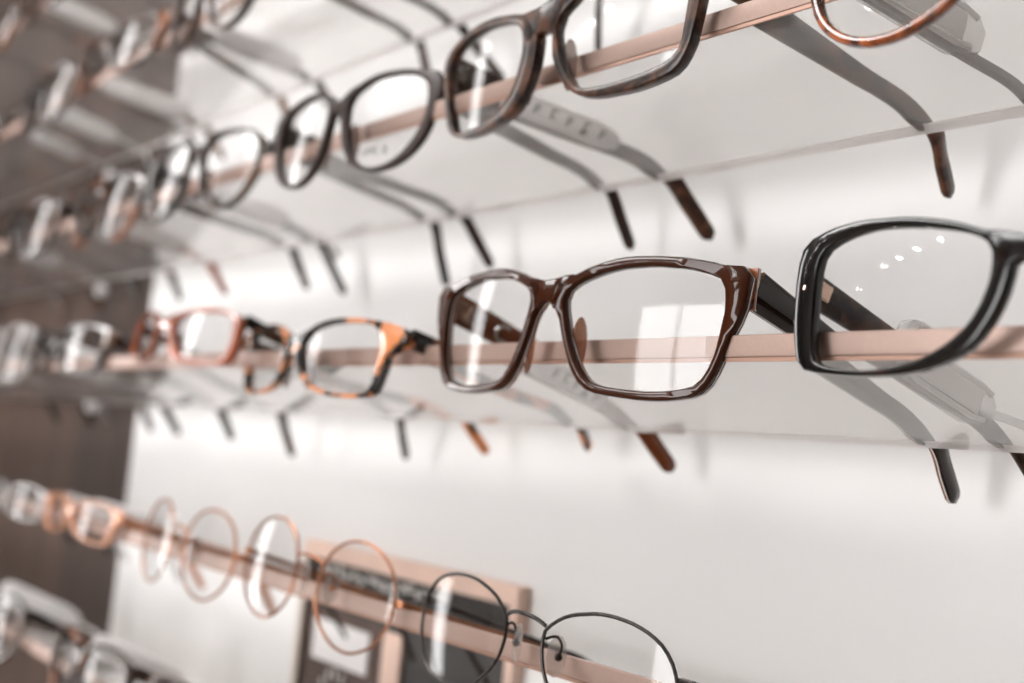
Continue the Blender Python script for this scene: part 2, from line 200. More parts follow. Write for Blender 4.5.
M['white_tag'] = simple('white_tag_plastic', (0.93, 0.92, 0.915), 0.35)
def milky(name, c):
    m = bpy.data.materials.new(name); m.use_nodes = True; nt = m.node_tree; b = nt.nodes['Principled BSDF']
    b.inputs['Base Color'].default_value = (*c, 1); b.inputs['Roughness'].default_value = 0.35
    tl = nt.nodes.new('ShaderNodeBsdfTranslucent'); tl.inputs[0].default_value = (*c, 1)
    mx = nt.nodes.new('ShaderNodeMixShader'); mx.inputs[0].default_value = 0.4; out = nt.nodes['Material Output']
    nt.links.new(b.outputs[0], mx.inputs[1]); nt.links.new(tl.outputs[0], mx.inputs[2]); nt.links.new(mx.outputs[0], out.inputs[0])
    return m
M['white_tag'] = milky('white_tag_plastic_milky', (0.96, 0.95, 0.945))
M['label'] = simple('paper_label', (0.90, 0.88, 0.875), 0.6)
M['ink'] = simple('grey_ink', (0.10, 0.095, 0.09), 0.7)
M['silver'] = simple('polished_silver', (0.80, 0.76, 0.73), 0.12, metal=1.0)
M['steel'] = simple('gunmetal', (0.20, 0.185, 0.18), 0.22, metal=1.0)
M['bronze'] = simple('rose_bronze', (0.62, 0.44, 0.35), 0.2, metal=1.0)
M['brown'] = simple('chestnut_acetate', (0.050, 0.013, 0.0045), 0.10, coat=0.2, spec=0.25)
M['orange_ply'] = simple('orange_ply', (0.55, 0.20, 0.09), 0.2)
M['brown_in'] = simple('orange_brown_acetate', (0.17, 0.045, 0.015), 0.2, coat=0.2)
M['white_ply'] = simple('white_acetate_ply', (0.80, 0.76, 0.72), 0.2, coat=0.4)
M['espresso'] = simple('espresso_acetate', (0.020, 0.009, 0.006), 0.10, coat=0.3, spec=0.3)
M['tort_dark'] = tortoise('dark_tortoiseshell', (0.018, 0.010, 0.008), (0.155, 0.066, 0.038), 120, 0.54, 0.13, 0.28, 0.1, mid=(0.075, 0.034, 0.021))
M['tort_tip'] = tortoise('tortoiseshell_tip', (0.012, 0.009, 0.008), (0.42, 0.13, 0.035), 90, 0.56, 0.04)
M['dark_brown'] = simple('dark_brown_acetate', (0.036, 0.019, 0.014), 0.38, coat=0.0, spec=0.25, var=0.4, bscale=120)
M['black_brown'] = tortoise('black_brown_acetate', (0.020, 0.015, 0.013), (0.11, 0.05, 0.025), 60, 0.58, 0.06)
M['black'] = tortoise('black_acetate', (0.006, 0.005, 0.005), (0.06, 0.016, 0.006), 55, 0.68, 0.05, 0.12, 0.25)
M['tort_orange'] = tortoise('black_and_orange_tortoiseshell', (0.012, 0.009, 0.008), (0.78, 0.30, 0.13), 62, 0.53, 0.025, 0.15, 0.5)
M['orange'] = simple('translucent_orange_acetate', (0.36, 0.07, 0.015), 0.12, coat=0.6, var=0.3, bscale=60)
M['amber_tort'] = tortoise('amber_tortoiseshell', (0.05, 0.012, 0.004), (0.36, 0.085, 0.016), 140, 0.5, 0.09)
M['brown_orange'] = tortoise('brown_orange_acetate', (0.035, 0.018, 0.012), (0.27, 0.085, 0.025), 40, 0.55, 0.06)
M['peach'] = simple('peach_acetate', (0.72, 0.34, 0.20), 0.25, coat=0.4)
M['crystal'] = clear_thin('crystal_acetate', (0.85, 0.84, 0.83), 0.06, milk=0.35)
M['copper_wire'] = simple('copper_wire', (0.34, 0.14, 0.07), 0.3, metal=0.8, var=0.25, bscale=90)
M['dark_wire'] = simple('black_enamelled_wire', (0.035, 0.028, 0.026), 0.3, metal=0.6, var=0.6, bscale=700)
M['pad_clear'] = clear_thin('silicone_pad', (0.92, 0.9, 0.88), 0.06, milk=0.18)
M['pad_brown'] = clear_thin('brown_pad', (0.72, 0.52, 0.42), 0.06, milk=0.35, milk_col=(0.45, 0.2, 0.12))
M['pad_grey'] = clear_thin('smoke_pad', (0.80, 0.74, 0.72), 0.06, milk=0.35, milk_col=(0.40, 0.30, 0.26))
M['chalk'] = simple('chalk_white', (0.80, 0.78, 0.76), 0.9)
M['slate'] = simple('chalkboard_slate', (0.030, 0.027, 0.026), 0.6, var=0.5, bscale=14)
M['slate_brown'] = simple('brown_print', (0.075, 0.040, 0.030), 0.6, var=0.3, bscale=30)
M['frame_wood'] = simple('pale_copper_wood', (0.80, 0.58, 0.48), 0.5, var=0.1, bscale=30)
M['frame_edge'] = simple('cream_frame_edge', (0.74, 0.66, 0.60), 0.5)
M['paper'] = simple('white_paper', (0.82, 0.80, 0.79), 0.7)
M['win_frame'] = simple('window_frame_white', (0.75, 0.74, 0.73), 0.4)
M['daylight_back'] = emitter('daylight_back', (1.0, 0.99, 0.985), WINDOW_BACK)
M['fill_panel_glow'] = emitter('fill_panel_glow', (1.0, 0.98, 0.97), FILL_PANEL)
M['pendant'] = emitter('fill_pendant_glow', (1.0, 0.985, 0.975), FILL_PENDANT)
M['added_light_column'] = emitter('added_column_glow', (1.0, 0.985, 0.975), ADDED_COLUMN)
M['lamp'] = emitter('downlight_glow', (1.0, 0.95, 0.9), CEILING_LAMP)

# ------------------------------------------------------------------ object helpers
def world_loc(o):
    v = Vector((0, 0, 0))
    while o is not None:
        v += o.location; o = o.parent
    return v

def obj(name, verts, faces, mats, parent=None, fmat=None, smooth=True, angle=40, **props):
    """links world-space verts as one mesh object; its origin sits at its parent's (or at its own centre)"""
    if parent is not None:
        base = world_loc(parent)
    else:
        base = Vector((sum(v[0] for v in verts), sum(v[1] for v in verts), 0)) / len(verts)
        base.z = min(v[2] for v in verts)
    me = bpy.data.meshes.new(name)
    me.from_pydata([Vector(v) - base for v in verts], [], faces)
    if not isinstance(mats, (list, tuple)): mats = [mats]
    for m in mats: me.materials.append(m)
    if fmat:
        for p, k in zip(me.polygons, fmat): p.material_index = k
    me.update()
    import bmesh
    bm = bmesh.new(); bm.from_mesh(me); bmesh.ops.recalc_face_normals(bm, faces=bm.faces); bm.to_mesh(me); bm.free()
    if smooth:
        for p in me.polygons: p.use_smooth = True
        me.set_sharp_from_angle(angle=math.radians(angle))
    o = bpy.data.objects.new(name, me); col.objects.link(o)
    if parent is not None: o.parent = parent
    else: o.location = base
    for k, v in props.items(): o[k] = v
    return o

def thing(name, label, cat, loc, group=None):
    o = bpy.data.objects.new(name, None); col.objects.link(o)
    o.location = loc; o.empty_display_size = 0.02
    o['label'] = label; o['category'] = cat
    if group: o['group'] = group
    return o

class MB:
    """collects shapes into one mesh"""
    def __init__(s): s.v = []; s.f = []; s.m = []
    def add(s, v, f, m=0):
        n = len(s.v); s.v += [tuple(a) for a in v]; s.f += [tuple(i + n for i in q) for q in f]
        s.m += (list(m) if isinstance(m, (list, tuple)) else [m] * len(f))
    def box(s, lo, hi, m=0):
        (x0, y0, z0), (x1, y1, z1) = lo, hi
        s.add([(x0,y0,z0),(x1,y0,z0),(x1,y1,z0),(x0,y1,z0),(x0,y0,z1),(x1,y0,z1),(x1,y1,z1),(x0,y1,z1)],
              [(0,3,2,1),(4,5,6,7),(0,1,5,4),(1,2,6,5),(2,3,7,6),(3,0,4,7)], m)
    def rings(s, rings, closed=False, cap=True, m=0):
        """loft between equal rings of points; m: one index, or one per ring edge"""
        n = len(rings[0]); v = [p for r in rings for p in r]; f = []; mm = []
        cnt = len(rings)
        for a in range(cnt if closed else cnt - 1):
            b = (a + 1) % cnt
            for k in range(n):
                l = (k + 1) % n
                f.append((a*n+k, a*n+l, b*n+l, b*n+k)); mm.append(m[k] if isinstance(m, (list, tuple)) else m)
        if cap and not closed:
            f.append(tuple(range(n))[::-1]); f.append(tuple((cnt-1)*n + k for k in range(n)))
            mm += [m[0] if isinstance(m, (list, tuple)) else m] * 2
        s.add(v, f, mm)
    def tube(s, pts, r, seg=10, closed=False, m=0):
        pts = [Vector(p) for p in pts]; n = len(pts); rings = []; prev = None
        for i in range(n):
            a = pts[(i-1) % n] if (closed or i > 0) else pts[i]
            b = pts[(i+1) % n] if (closed or i < n-1) else pts[i]
            t = (b - a).normalized()
            if prev is None:
                u = t.orthogonal().normalized()
            else:
                u = (prev - t * prev.dot(t)).normalized()
            prev = u; w = t.cross(u)
            rr = r[i] if isinstance(r, (list, tuple)) else r
            rings.append([pts[i] + (u*math.cos(k*2*math.pi/seg) + w*math.sin(k*2*math.pi/seg))*rr for k in range(seg)])
        if closed:
            # untwist the last ring against the first
            best = min(range(seg), key=lambda sh: sum((rings[-1][(k+sh) % seg]-rings[0][k]).length for k in range(seg)))
            v = [p for q in rings for p in q]; f = []
            for a in range(n):
                b = (a+1) % n; sh = 0
                for k in range(seg):
                    l = (k+1) % seg
                    if b == 0: f.append((a*seg+(k+best) % seg, a*seg+(l+best) % seg, l, k))
                    else: f.append((a*seg+k, a*seg+l, b*seg+l, b*seg+k))
            s.add(v, f, m)
        else:
            s.rings(rings, m=m)
    def ball(s, c, r, m=0, seg=14, rg=8, axes=None):
        c = Vector(c); ax = axes or (Vector((1,0,0)), Vector((0,1,0)), Vector((0,0,1)))
        if not isinstance(r, (list, tuple)): r = (r, r, r)
        rings = []
        for i in range(1, rg):
            ph = math.pi*i/rg
            rings.append([c + ax[0]*r[0]*math.sin(ph)*math.cos(k*2*math.pi/seg) + ax[1]*r[1]*math.sin(ph)*math.sin(k*2*math.pi/seg) + ax[2]*r[2]*math.cos(ph) for k in range(seg)])
        v = [p for q in rings for p in q]; n = len(v); v += [c + ax[2]*r[2], c - ax[2]*r[2]]; f = []
        for a in range(rg-2):
            for k in range(seg):
                l = (k+1) % seg; f.append((a*seg+k, (a+1)*seg+k, (a+1)*seg+l, a*seg+l))
        for k in range(seg):
            l = (k+1) % seg; f.append((n, k, l)); f.append((n+1, (rg-2)*seg+l, (rg-2)*seg+k))
        s.add(v, f, m)
    def obox(s, c, ax, half, bevel=0.0, m=0):
        """box with rounded long edges: c centre, ax three unit axes, half three half sizes; rounded in the ax0/ax2 plane"""
        c = Vector(c); hx, hy, hz = half; b = min(bevel, hx*0.95, hz*0.95)
        prof = []
        if b <= 0: prof = [(-hx,-hz),(hx,-hz),(hx,hz),(-hx,hz)]
        else:
            for (cx, cz, a0) in ((hx-b, hz-b, 0), (-hx+b, hz-b, 90), (-hx+b, -hz+b, 180), (hx-b, -hz+b, 270)):
                for k in range(4):
                    a = math.radians(a0 + k*30); prof.append((cx+b*math.cos(a), cz+b*math.sin(a)))
        e = min(hy*0.3, 0.0006)
        ys = [(-hy, 0.0006), (-hy+e, 0), (hy-e, 0), (hy, 0.0006)] if b > 0 else [(-hy, 0), (hy, 0)]
        rings = []
        for y, sh in ys:
            rings.append([c + ax[0]*(px*(1-sh/max(hx,1e-6))) + ax[1]*y + ax[2]*(pz*(1-sh/max(hz,1e-6))) for px, pz in prof])
        s.rings(rings, m=m)
    def build(s, name, mats, parent=None, **k):
        return obj(name, s.v, s.f, mats, parent, fmat=s.m, **k)

def catmull(P, n):
    P = [Vector(p) for p in P]; m = len(P); out = []
    for i in range(m-1):
        a = P[max(i-1,0)]; b = P[i]; c = P[i+1]; e = P[min(i+2,m-1)]
        for k in range(n):
            t = k/n
            out.append(0.5*((2*b) + (c-a)*t + (2*a-5*b+4*c-e)*t*t + (3*b-a-3*c+e)*t**3))
    out.append(P[-1])
    return out

# ------------------------------------------------------------------ shelf geometry shared by everything
ROWS = {'top': 0.3495, 'attic': 0.2454, 'upper': 0.1390, 'middle': 0.0351, 'lower': -0.0692, 'bottom': -0.1600}   # lower edge of the copper strip
STRIP = 0.0076; DEPTH = 0.072; DROP = 0.0191
WALL_Y = 0.105
def slab_top(row, y): return HZ + ROWS[row] + STRIP - DROP*y/DEPTH

# ------------------------------------------------------------------ eyeglasses
class Pose:
    def __init__(s, p):
        yaw, pit, roll, w, X, Y, Z = p
        cy, sy, cp, sp, cr, sr = math.cos(yaw), math.sin(yaw), math.cos(pit), math.sin(pit), math.cos(roll), math.sin(roll)
        s.R = Matrix(((cy,-sy,0),(sy,cy,0),(0,0,1))) @ Matrix(((1,0,0),(0,cp,-sp),(0,sp,cp))) @ Matrix(((cr,0,sr),(0,1,0),(-sr,0,cr)))
        s.O = Vector((X, Y, Z + HZ)); s.w = w
        s.up = s.R @ Vector((0,0,1))
    def sax(s, side): return s.R @ Vector((side*math.cos(s.w), math.sin(s.w), 0))
    def nrm(s, side): return s.R @ Vector((side*math.sin(s.w), -math.cos(s.w), 0))
    def at(s, side, a, t, n=0.0):
        """a, t, n in millimetres: away from the bridge, up, towards the front"""
        return s.O + s.sax(side)*(a/1000) + s.up*(t/1000) + s.nrm(side)*(n/1000)

def rim_rings(P, side, o, i, T, plies=False):
    rings = []
    for (so, to), (si, ti) in zip(o, i):
        L = max(math.hypot(so-si, to-ti), 0.8); b = min(0.7, L*0.28); f = b/L
        def q(u, n): return P.at(side, si+(so-si)*u, ti+(to-ti)*u, n)
        if plies:
            rings.append([q(f,-T), q(0,-T+b), q(0,-T*.66), q(0,-T*.56), q(0,-b), q(f,0), q(1-f,0), q(1,-b), q(1,-T*.56), q(1,-T*.66), q(1,-T+b), q(1-f,-T)])
        else:
            rings.append([q(f,-T), q(0,-T+b), q(0,-b), q(f*.35,-b*.3), q(f,0), q(1-f,0), q(1-f*.35,-b*.3), q(1,-b), q(1,-T+b), q(1-f,-T)])
    return rings
PLY_M = [2, 2, 1, 0, 0, 0, 0, 0, 1, 2, 2, 2]

def lens_mesh(P, side, c, n0, sag=2.6, th=1.4, grow=0.5, parent=None, mat=None):
    k = len(c); cx = (max(a for a, _ in c)+min(a for a, _ in c))/2; ct = (max(t for _, t in c)+min(t for _, t in c))/2
    pts = []
    for a, t in c:
        d = math.hypot(a-cx, t-ct); g = (d+grow)/d; pts.append((cx+(a-cx)*g, ct+(t-ct)*g))
    rmax = max(math.hypot(a-cx, t-ct) for a, t in pts); NR = 7
    v = []; f = []
    for layer in (0, 1):
        off = len(v)
        v.append(P.at(side, cx, ct, n0+sag-layer*th))
        for r in range(1, NR+1):
            for a, t in pts:
                x, y = (a-cx)*r/NR, (t-ct)*r/NR
                v.append(P.at(side, cx+x, ct+y, n0 + sag*(1-(x*x+y*y)/(rmax*rmax)) - layer*th))
        for j in range(k):
            l = (j+1) % k; f.append((off, off+1+j, off+1+l))
            for r in range(NR-1):
                f.append((off+1+r*k+j, off+1+(r+1)*k+j, off+1+(r+1)*k+l, off+1+r*k+l))
    o1 = 1+(NR-1)*k; o2 = (1+NR*k) + 1+(NR-1)*k
    for j in range(k):
        l = (j+1) % k; f.append((o1+j, o2+j, o2+l, o1+l))
    return obj('lens', v, f, mat or M['lens'], parent, angle=60)

def temple_mesh(pts, hs, ws, mats, parent, tip_round=True, plies=False, name='temple', out_side=1):
    """pts world path, hs heights, ws widths (m); a flat bar standing on edge, rounded end"""
    N = len(pts); mb = MB(); rings = []; pu = None
    tot = sum((pts[i+1]-pts[i]).length for i in range(N-1)); acc = 0
    for i in range(N):
        if i: acc += (pts[i]-pts[i-1]).length
        t = (pts[min(i+1,N-1)]-pts[max(i-1,0)]).normalized()
        sd = t.cross(Vector((0,0,1))); sd = sd.normalized()
        up = sd.cross(t).normalized()
        h = hs(acc/tot)/2; w = ws(acc/tot)/2; b = min(0.0006, w*0.45, h*0.4)
        rem = tot-acc
        if tip_round and rem < h*1.2:
            k = math.sqrt(max(0.0, 1-(1-rem/(h*1.2))**2)); h *= max(k, 0.12); w *= max(k, 0.35); b = min(b, h*.4, w*.45)
        def q(x, z): return pts[i] + sd*x*out_side + up*z
        if plies:
            rings.append([q(-w,-h+b), q(-w,h-b), q(-w+b,h), q(-w*.1,h), q(w*.3,h), q(w-b,h), q(w,h-b), q(w,-h+b), q(w-b,-h), q(w*.3,-h), q(-w*.1,-h), q(-w+b,-h)])
        else:
            rings.append([q(-w,-h+b), q(-w,h-b), q(-w+b,h), q(w-b,h), q(w,h-b), q(w,-h+b), q(w-b,-h), q(-w+b,-h)])
    mb.rings(rings, m=[2, 2, 2, 1, 0, 0, 0, 0, 0, 1, 2, 2] if plies else 0)
    return mb.build(name, mats, parent, angle=50)

def temple_path(hinge, row, S, E, bottom_h):
    """hinge: world point; S, E: (x, y, z rel) where the temple passes the rear edge and where its tip ends"""
    S = Vector((S[0], S[1], S[2]+HZ)); E = Vector((E[0], E[1], E[2]+HZ))
    hb = bottom_h/2
    x_of = lambda y: hinge.x + (S.x-0.002-hinge.x)*(y-hinge.y)/(0.074-hinge.y)
    zr = slab_top(row, DEPTH)
    c = Vector((x_of(0.066), 0.066, slab_top(row, 0.066)+hb+0.0012))
    p3 = Vector((S.x-0.0005, 0.0765, zr-0.004))
    path = catmull([hinge, hinge.lerp(c, 0.25), hinge.lerp(c, 0.5), hinge.lerp(c, 0.75), c, p3, p3.lerp(E, 0.5), E], 6)
    return path

def eyeglasses(shape, row, label, group, mat, temple_L, temple_R, T=4.2, pose=None, style='acetate', tmat=None, plies=False,
               h0=9.0, h1=5.5, hinge_t=None, pad=None, hinge_mat=None, bridge=None, tip_mat=None, lens=True, prints=None, only=None, wire_r=0.75, twid=2.8, tmat_L=None, pads=True):
    S = SHAPES[shape]; P = Pose(pose or S['pose'])
    root = thing('eyeglasses', label, 'eyeglasses', (P.O.x, P.O.y, P.at(1, 20, min(t for _, t in S['o'])).z), group)
    mats = [mat, M['white_ply'], M['brown_in'], M['orange_ply']] if plies else [mat]
    o = S['o']; inn = S['i']
    smax = max(a for a, _ in o); tmax = max(t for _, t in o)
    mb = MB()
    ht = hinge_t if hinge_t is not None else max(t for a, t in o if a > smax-6) - h0*0.5
    if style == 'acetate':
        for side in (1, -1):
            oo = S.get('oL', o) if side < 0 else o; ii = S.get('iL', inn) if side < 0 else inn
            mb.rings(rim_rings(P, side, oo, ii, T, plies), closed=True, m=PLY_M if plies else 0)
        # bridge
        bt0, bt1 = S['bt'][0], S['bt'][1]
        smin = min(a for a, _ in o)
        sj = smin+8.0
        env = max(t for a, t in o if abs(a-sj) < 2.2); env_l = max(t for a, t in S.get('oL', o) if abs(a-sj) < 2.2)
        jt = bridge or (env-0.15, min(bt1-2.5, max(t for a, t in o if a < smin+5)-6), sj, smin+1.0)
        tT, tB, sT, sB = jt
        rings = []
        for k in range(-8, 9):
            u = abs(k)/8; side = 1 if k >= 0 else -1
            e = u*u*(3-2*u)
            tj_ = env_l-0.15 if side < 0 else tT
            top = bt0+(tj_-bt0)*e; bot = bt1+(tB-bt1)*u**2.4
            at, ab = sT*u, sB*u
            b = 0.6
            def q(w_, n): return P.at(side, at+(ab-at)*w_, top+(bot-top)*w_, n)
            L = max(top-bot, 1.5); f = b/L
            if plies: rings.append([q(f,-T), q(0,-T+b), q(0,-T*.66), q(0,-T*.56), q(0,-b), q(f,0), q(1-f,0), q(1,-b), q(1,-T*.56), q(1,-T*.66), q(1,-T+b), q(1-f,-T)])
            else: rings.append([q(f,-T), q(0,-T+b), q(0,-b), q(f*.35,-b*.3), q(f,0), q(1-f,0), q(1-f*.35,-b*.3), q(1,-b), q(1,-T+b), q(1-f,-T)])
        mb.rings(rings, m=PLY_M if plies else 0)
        if plies:
            for side in (1, -1):
                for n_, m_, hh_ in ((-T-0.30, 3, 0.00030), (-T-1.20, 1, 0.00062)):
                    mb.obox(P.at(side, smax-2.1, ht, n_), (P.sax(side), P.nrm(side), P.up), (0.0019, hh_, h0/2000+0.0002), 0.0, m=m_)
        mb.build('front_frame', mats, root, angle=48)
        for side in (1, -1):
            ii = S.get('iL', inn) if side < 0 else inn
            if lens: lens_mesh(P, side, ii, -T*0.55, parent=root, grow=0.4)
            # nose pad: a flattened lobe behind the nose side of the rim
            if not pads: continue
            tc_ = 0.56*min(t for _, t in ii); ns = min(a for a, t in ii if abs(t-tc_) < 4.0)
            pb = MB(); c = P.at(side, ns+0.2, tc_, -T-0.6)
            a1 = (P.sax(side)*0.45 - P.nrm(side)*0.9).normalized(); a2 = P.up; a0 = a1.cross(a2).normalized()
            hl = min(0.0100, 0.00026*(max(t for _, t in ii)-min(t for _, t in ii)))
            pb.ball(c, (0.0010, 0.0030 if hl > 0.0085 else 0.0026, hl), axes=(a0, a1, a2)); pb.build('nose_pad', pad or M['pad_grey'], root)
    else:
        for side in (1, -1):
            mb.tube([P.at(side, a, t, 0) for a, t in o], wire_r/1000, 8, closed=True)
        smin = min(a for a, _ in o); jt = next(t for a, t in sorted(o) )
        bt0 = S['bt'][0]; tj = bridge or 0.0
        arc = []
        for k in range(-8, 9):
            u = abs(k)/8; side = 1 if k >= 0 else -1
            arc.append(P.at(side, (smin+0.6)*u, bt0 + (tj-bt0)*u**2.5, 1.2*(1-u*u)))
        mb.tube(arc, wire_r*1.15/1000, 10)
        for side in (1, -1):   # end piece
            a, t = max(o)
            mb.obox(P.at(side, smax+1.6, ht, -1.0), (P.sax(side), P.nrm(side), P.up), (0.0028, 0.0012, 0.0014), 0.0006)
        mb.build('wire_frame', mat, root)
        for side in (1, -1):
            if lens: lens_mesh(P, side, o, -0.5, parent=root, grow=-0.2, sag=1.7)
            pb = MB(); c = P.at(side, smin+1.2, -9.5, -6.0)
            a1 = (P.sax(side)*0.55 - P.nrm(side)*0.8).normalized(); a2 = P.up; a0 = a1.cross(a2).normalized()
            pb.ball(c, (0.0010, 0.0034, 0.0068), axes=(a0, a1, a2)); npad = pb.build('nose_pad', M['pad_clear'], root)
            ab = MB(); ab.tube(catmull([P.at(side, smin+0.9, -4, -0.3), P.at(side, smin+2.4, -3.0, -3.5), P.at(side, smin+3.0, -5.5, -6.0), c + P.sax(side)*0.0012], 5), 0.0005, 8)
            ab.ball(c + P.sax(side)*0.0010, 0.0014); ab.build('pad_arm', mat, npad)
    hm = hinge_mat or M['steel']
    tb = MB()
    for side, TP in ((-1, temple_L), (1, temple_R)):
        if TP is None: continue
        Sx, Ex = TP[0], TP[1]
        if style == 'acetate':
            hp = P.at(side, smax-(1.5 if plies else 1.6), ht, -T-(1.5 if plies else -1.2))
        else:
            hp = P.at(side, smax+3.2, ht, -2.0)
        path = temple_path(hp, row, Sx, Ex, h1/1000)
        H0, H1 = h0/1000, h1/1000
        hs = lambda u: H0 + (H1-H0)*min(1, u/0.55) if u < 0.62 else H1*(1+0.10*math.sin((u-0.62)/0.38*math.pi))
        W = twid/1000
        w0 = temple_mesh(path, hs, (lambda u: W*(1.0 if u < .7 else 0.95)), [(tmat_L if side < 0 and tmat_L else tmat) or mat] + ([M['white_ply'], M['brown_in']] if plies else []), root, plies=plies, out_side=side)
        # hinge: leaf plus barrel on the inner side
        hb = MB(); d = (path[5]-path[0]).normalized(); sd = d.cross(Vector((0,0,1))).normalized()*side
        c = path[1] - sd*(W/2+0.0008) + d*0.001
        up = sd.cross(d).normalized()
        hb.obox(c, (d, sd, up), (0.004, 0.0008, H0*0.26), 0.0005)
        hb.tube([c - up*H0*0.3 - d*0.004, c + up*H0*0.3 - d*0.004], 0.0011, 10)
        hb.build('hinge', hm, root)
        if tip_mat:
            # a separate sleeve over the last part of the temple
            k0 = int(len(path)*0.60)
            sl = path[k0:]
            temple_mesh(sl, lambda u: H1*1.18, lambda u: W*1.25, [tip_mat], w0, name='temple_tip')
        TEMPLES[(label, side)] = (path, sd, H0, H1)
    return root, P
TEMPLES = {}

# ------------------------------------------------------------------ the shop around the display
def box_obj(name, lo, hi, mat, **k):
    mb = MB(); mb.box(lo, hi); return mb.build(name, mat, smooth=False, **k)
ST = dict(kind='structure')
X0, X1 = -5.2, 2.2
box_obj('floor', (X0, -3.6, -0.05), (X1, 0.3, 0.0), M['floor'], **ST)
box_obj('ceiling', (X0, -3.6, 2.9), (X1, 0.3, 2.95), M['ceiling'], **ST)
EDGE_X = -0.965
box_obj('wall_display', (X0, WALL_Y+0.012, 0.0), (X1, WALL_Y+0.10, 2.9), M['dark_wood'], **ST)
box_obj('wall_display_white_panel', (EDGE_X, WALL_Y, 0.02), (X1, WALL_Y+0.0119, 2.88), M['board'], **ST)

def wall_with_opening(name, axis, pos, th, a0, a1, o0, o1, z0, z1, mat):
    """axis 'x': wall in the plane x=pos running along y; axis 'y': plane y=pos running along x"""
    mb = MB()
    for (p, q, zl, zh) in ((a0, o0, 0, 2.9), (o1, a1, 0, 2.9), (o0, o1, 0, z0), (o0, o1, z1, 2.9)):
        if zh - zl < 0.001 or q - p < 0.001: continue
        if axis == 'x': mb.box((pos-th, p, zl), (pos, q, zh))
        else: mb.box((p, pos-th, zl), (q, pos, zh))
    return mb.build(name, mat, smooth=False, **ST)

def window(num, axis, pos, o0, o1, z0, z1, nv, nh, mat):
    root = bpy.data.objects.new('window_%d' % num, None); col.objects.link(root); root['kind'] = 'structure'
    mid = (o0+o1)/2; root.location = (pos, mid, z0) if axis == 'x' else (mid, pos, z0)
    fr = MB(); w = 0.05
    def bar(a, b, zl, zh):
        if axis == 'x': fr.box((pos-0.07, a, zl), (pos-0.01, b, zh))
        else: fr.box((a, pos-0.07, zl), (b, pos-0.01, zh))
    bar(o0, o0+w, z0, z1); bar(o1-w, o1, z0, z1); bar(o0+w, o1-w, z0, z0+w); bar(o0+w, o1-w, z1-w, z1)
    for k in range(1, nv): c = o0+(o1-o0)*k/nv; bar(c-w/2, c+w/2, z0+w, z1-w)
    for k in range(1, nh): c = z0+(z1-z0)*k/nh; bar(o0+w, o1-w, c-w/2, c+w/2)
    fr.build('window_frame', M['win_frame'], root, smooth=False)
    pn = MB()
    if axis == 'x': pn.box((pos-0.05, o0+0.01, z0+0.01), (pos-0.04, o1-0.01, z1-0.01))
    else: pn.box((o0+0.01, pos-0.05, z0+0.01), (o1-0.01, pos-0.04, z1-0.01))
    pn.build('window_pane', mat, root, smooth=False)

box_obj('wall_left', (X0-0.1, -3.6, 0.0), (X0, 0.3, 2.9), M['dark_wood'], **ST)
box_obj('wall_right', (X1, -3.6, 0.0), (X1+0.1, 0.3, 2.9), M['dark_wood'], **ST)
wall_with_opening('wall_back', 'y', -3.6, 0.12, X0, X1, -2.1, -0.6, 0.35, 2.45, M['plaster'])
window(1, 'y', -3.6, -2.1, -0.6, 0.35, 2.45, 2, 1, M['daylight_back'])

t = thing('fill_light_panel', 'large square fill light panel added on the ceiling, left of the row of downlights', 'ceiling light', (-1.5, -1.4, 2.84))  # added soft fill for the display wall, out of view
a = MB(); a.box((-2.12, -2.02, 2.85), (-0.88, -0.78, 2.899)); a.build('panel_frame', M['win_frame'], t, smooth=False)
a = MB(); a.box((-2.1, -2.0, 2.842), (-0.9, -0.8, 2.8499)); a.build('diffuser', M['fill_panel_glow'], t, smooth=False)
t = thing('added_light_column', 'tall slim glowing light column added on the floor left of the display, out of view', 'lamp', (-1.75, -0.64, 0.0))  # added column: brightens the wall leftward, puts upright streaks in the left lenses
a = MB(); a.box((-1.80, -0.54, 0.03), (-1.712, -0.38, 2.13)); a.box((-1.88, -0.60, 0.0), (-1.62, -0.28, 0.03)); a.build('casing', M['win_frame'], t, smooth=False)
a = MB(); a.box((-1.712, -0.515, 0.62), (-1.705, -0.405, 2.10)); a.build('glowing_face', M['added_light_column'], t, smooth=False)
t = thing('fill_pendant', 'flat rectangular pendant fill light, added out of view above the left half of the display', 'pendant light', (-0.95, -0.62, HZ+0.75))  # added fill: unseen pendant that makes the wall brighter towards the left
a = MB(); a.box((-1.27, -0.82, HZ+0.753), (-0.63, -0.42, HZ+0.79)); a.build('casing', M['win_frame'], t, smooth=False)
a = MB(); a.box((-1.25, -0.80, HZ+0.748), (-0.65, -0.44, HZ+0.7529)); a.build('diffuser', M['pendant'], t, smooth=False)
for px_ in (-1.2, -0.7):
    a = MB(); a.tube([(px_, -0.62, HZ+0.789), (px_, -0.62, 2.9)], 0.003, 8); a.build('hanging_rod', M['steel'], t)
for k, (lx, ly) in enumerate(((-4.40, -2.58), (-3.32, -2.34), (-2.92, -2.31), (-2.53, -2.30), (-2.12, -2.27))):
    lab = 'round ceiling downlight in the row facing the display, %s' % ('leftmost of five', 'second from the left', 'middle of five', 'second from the right', 'rightmost of five')[k]
    t = thing('ceiling_downlight', lab, 'ceiling light', (lx, ly, 2.87), 'ceiling downlights facing the display')
    a = MB(); a.tube([(lx, ly, 2.898), (lx, ly, 2.872)], 0.036, 24); a.build('trim_ring', M['win_frame'], t)
    b = MB(); b.tube([(lx, ly, 2.8715), (lx, ly, 2.869)], 0.026, 24); b.build('diffuser', M['lamp'], t)

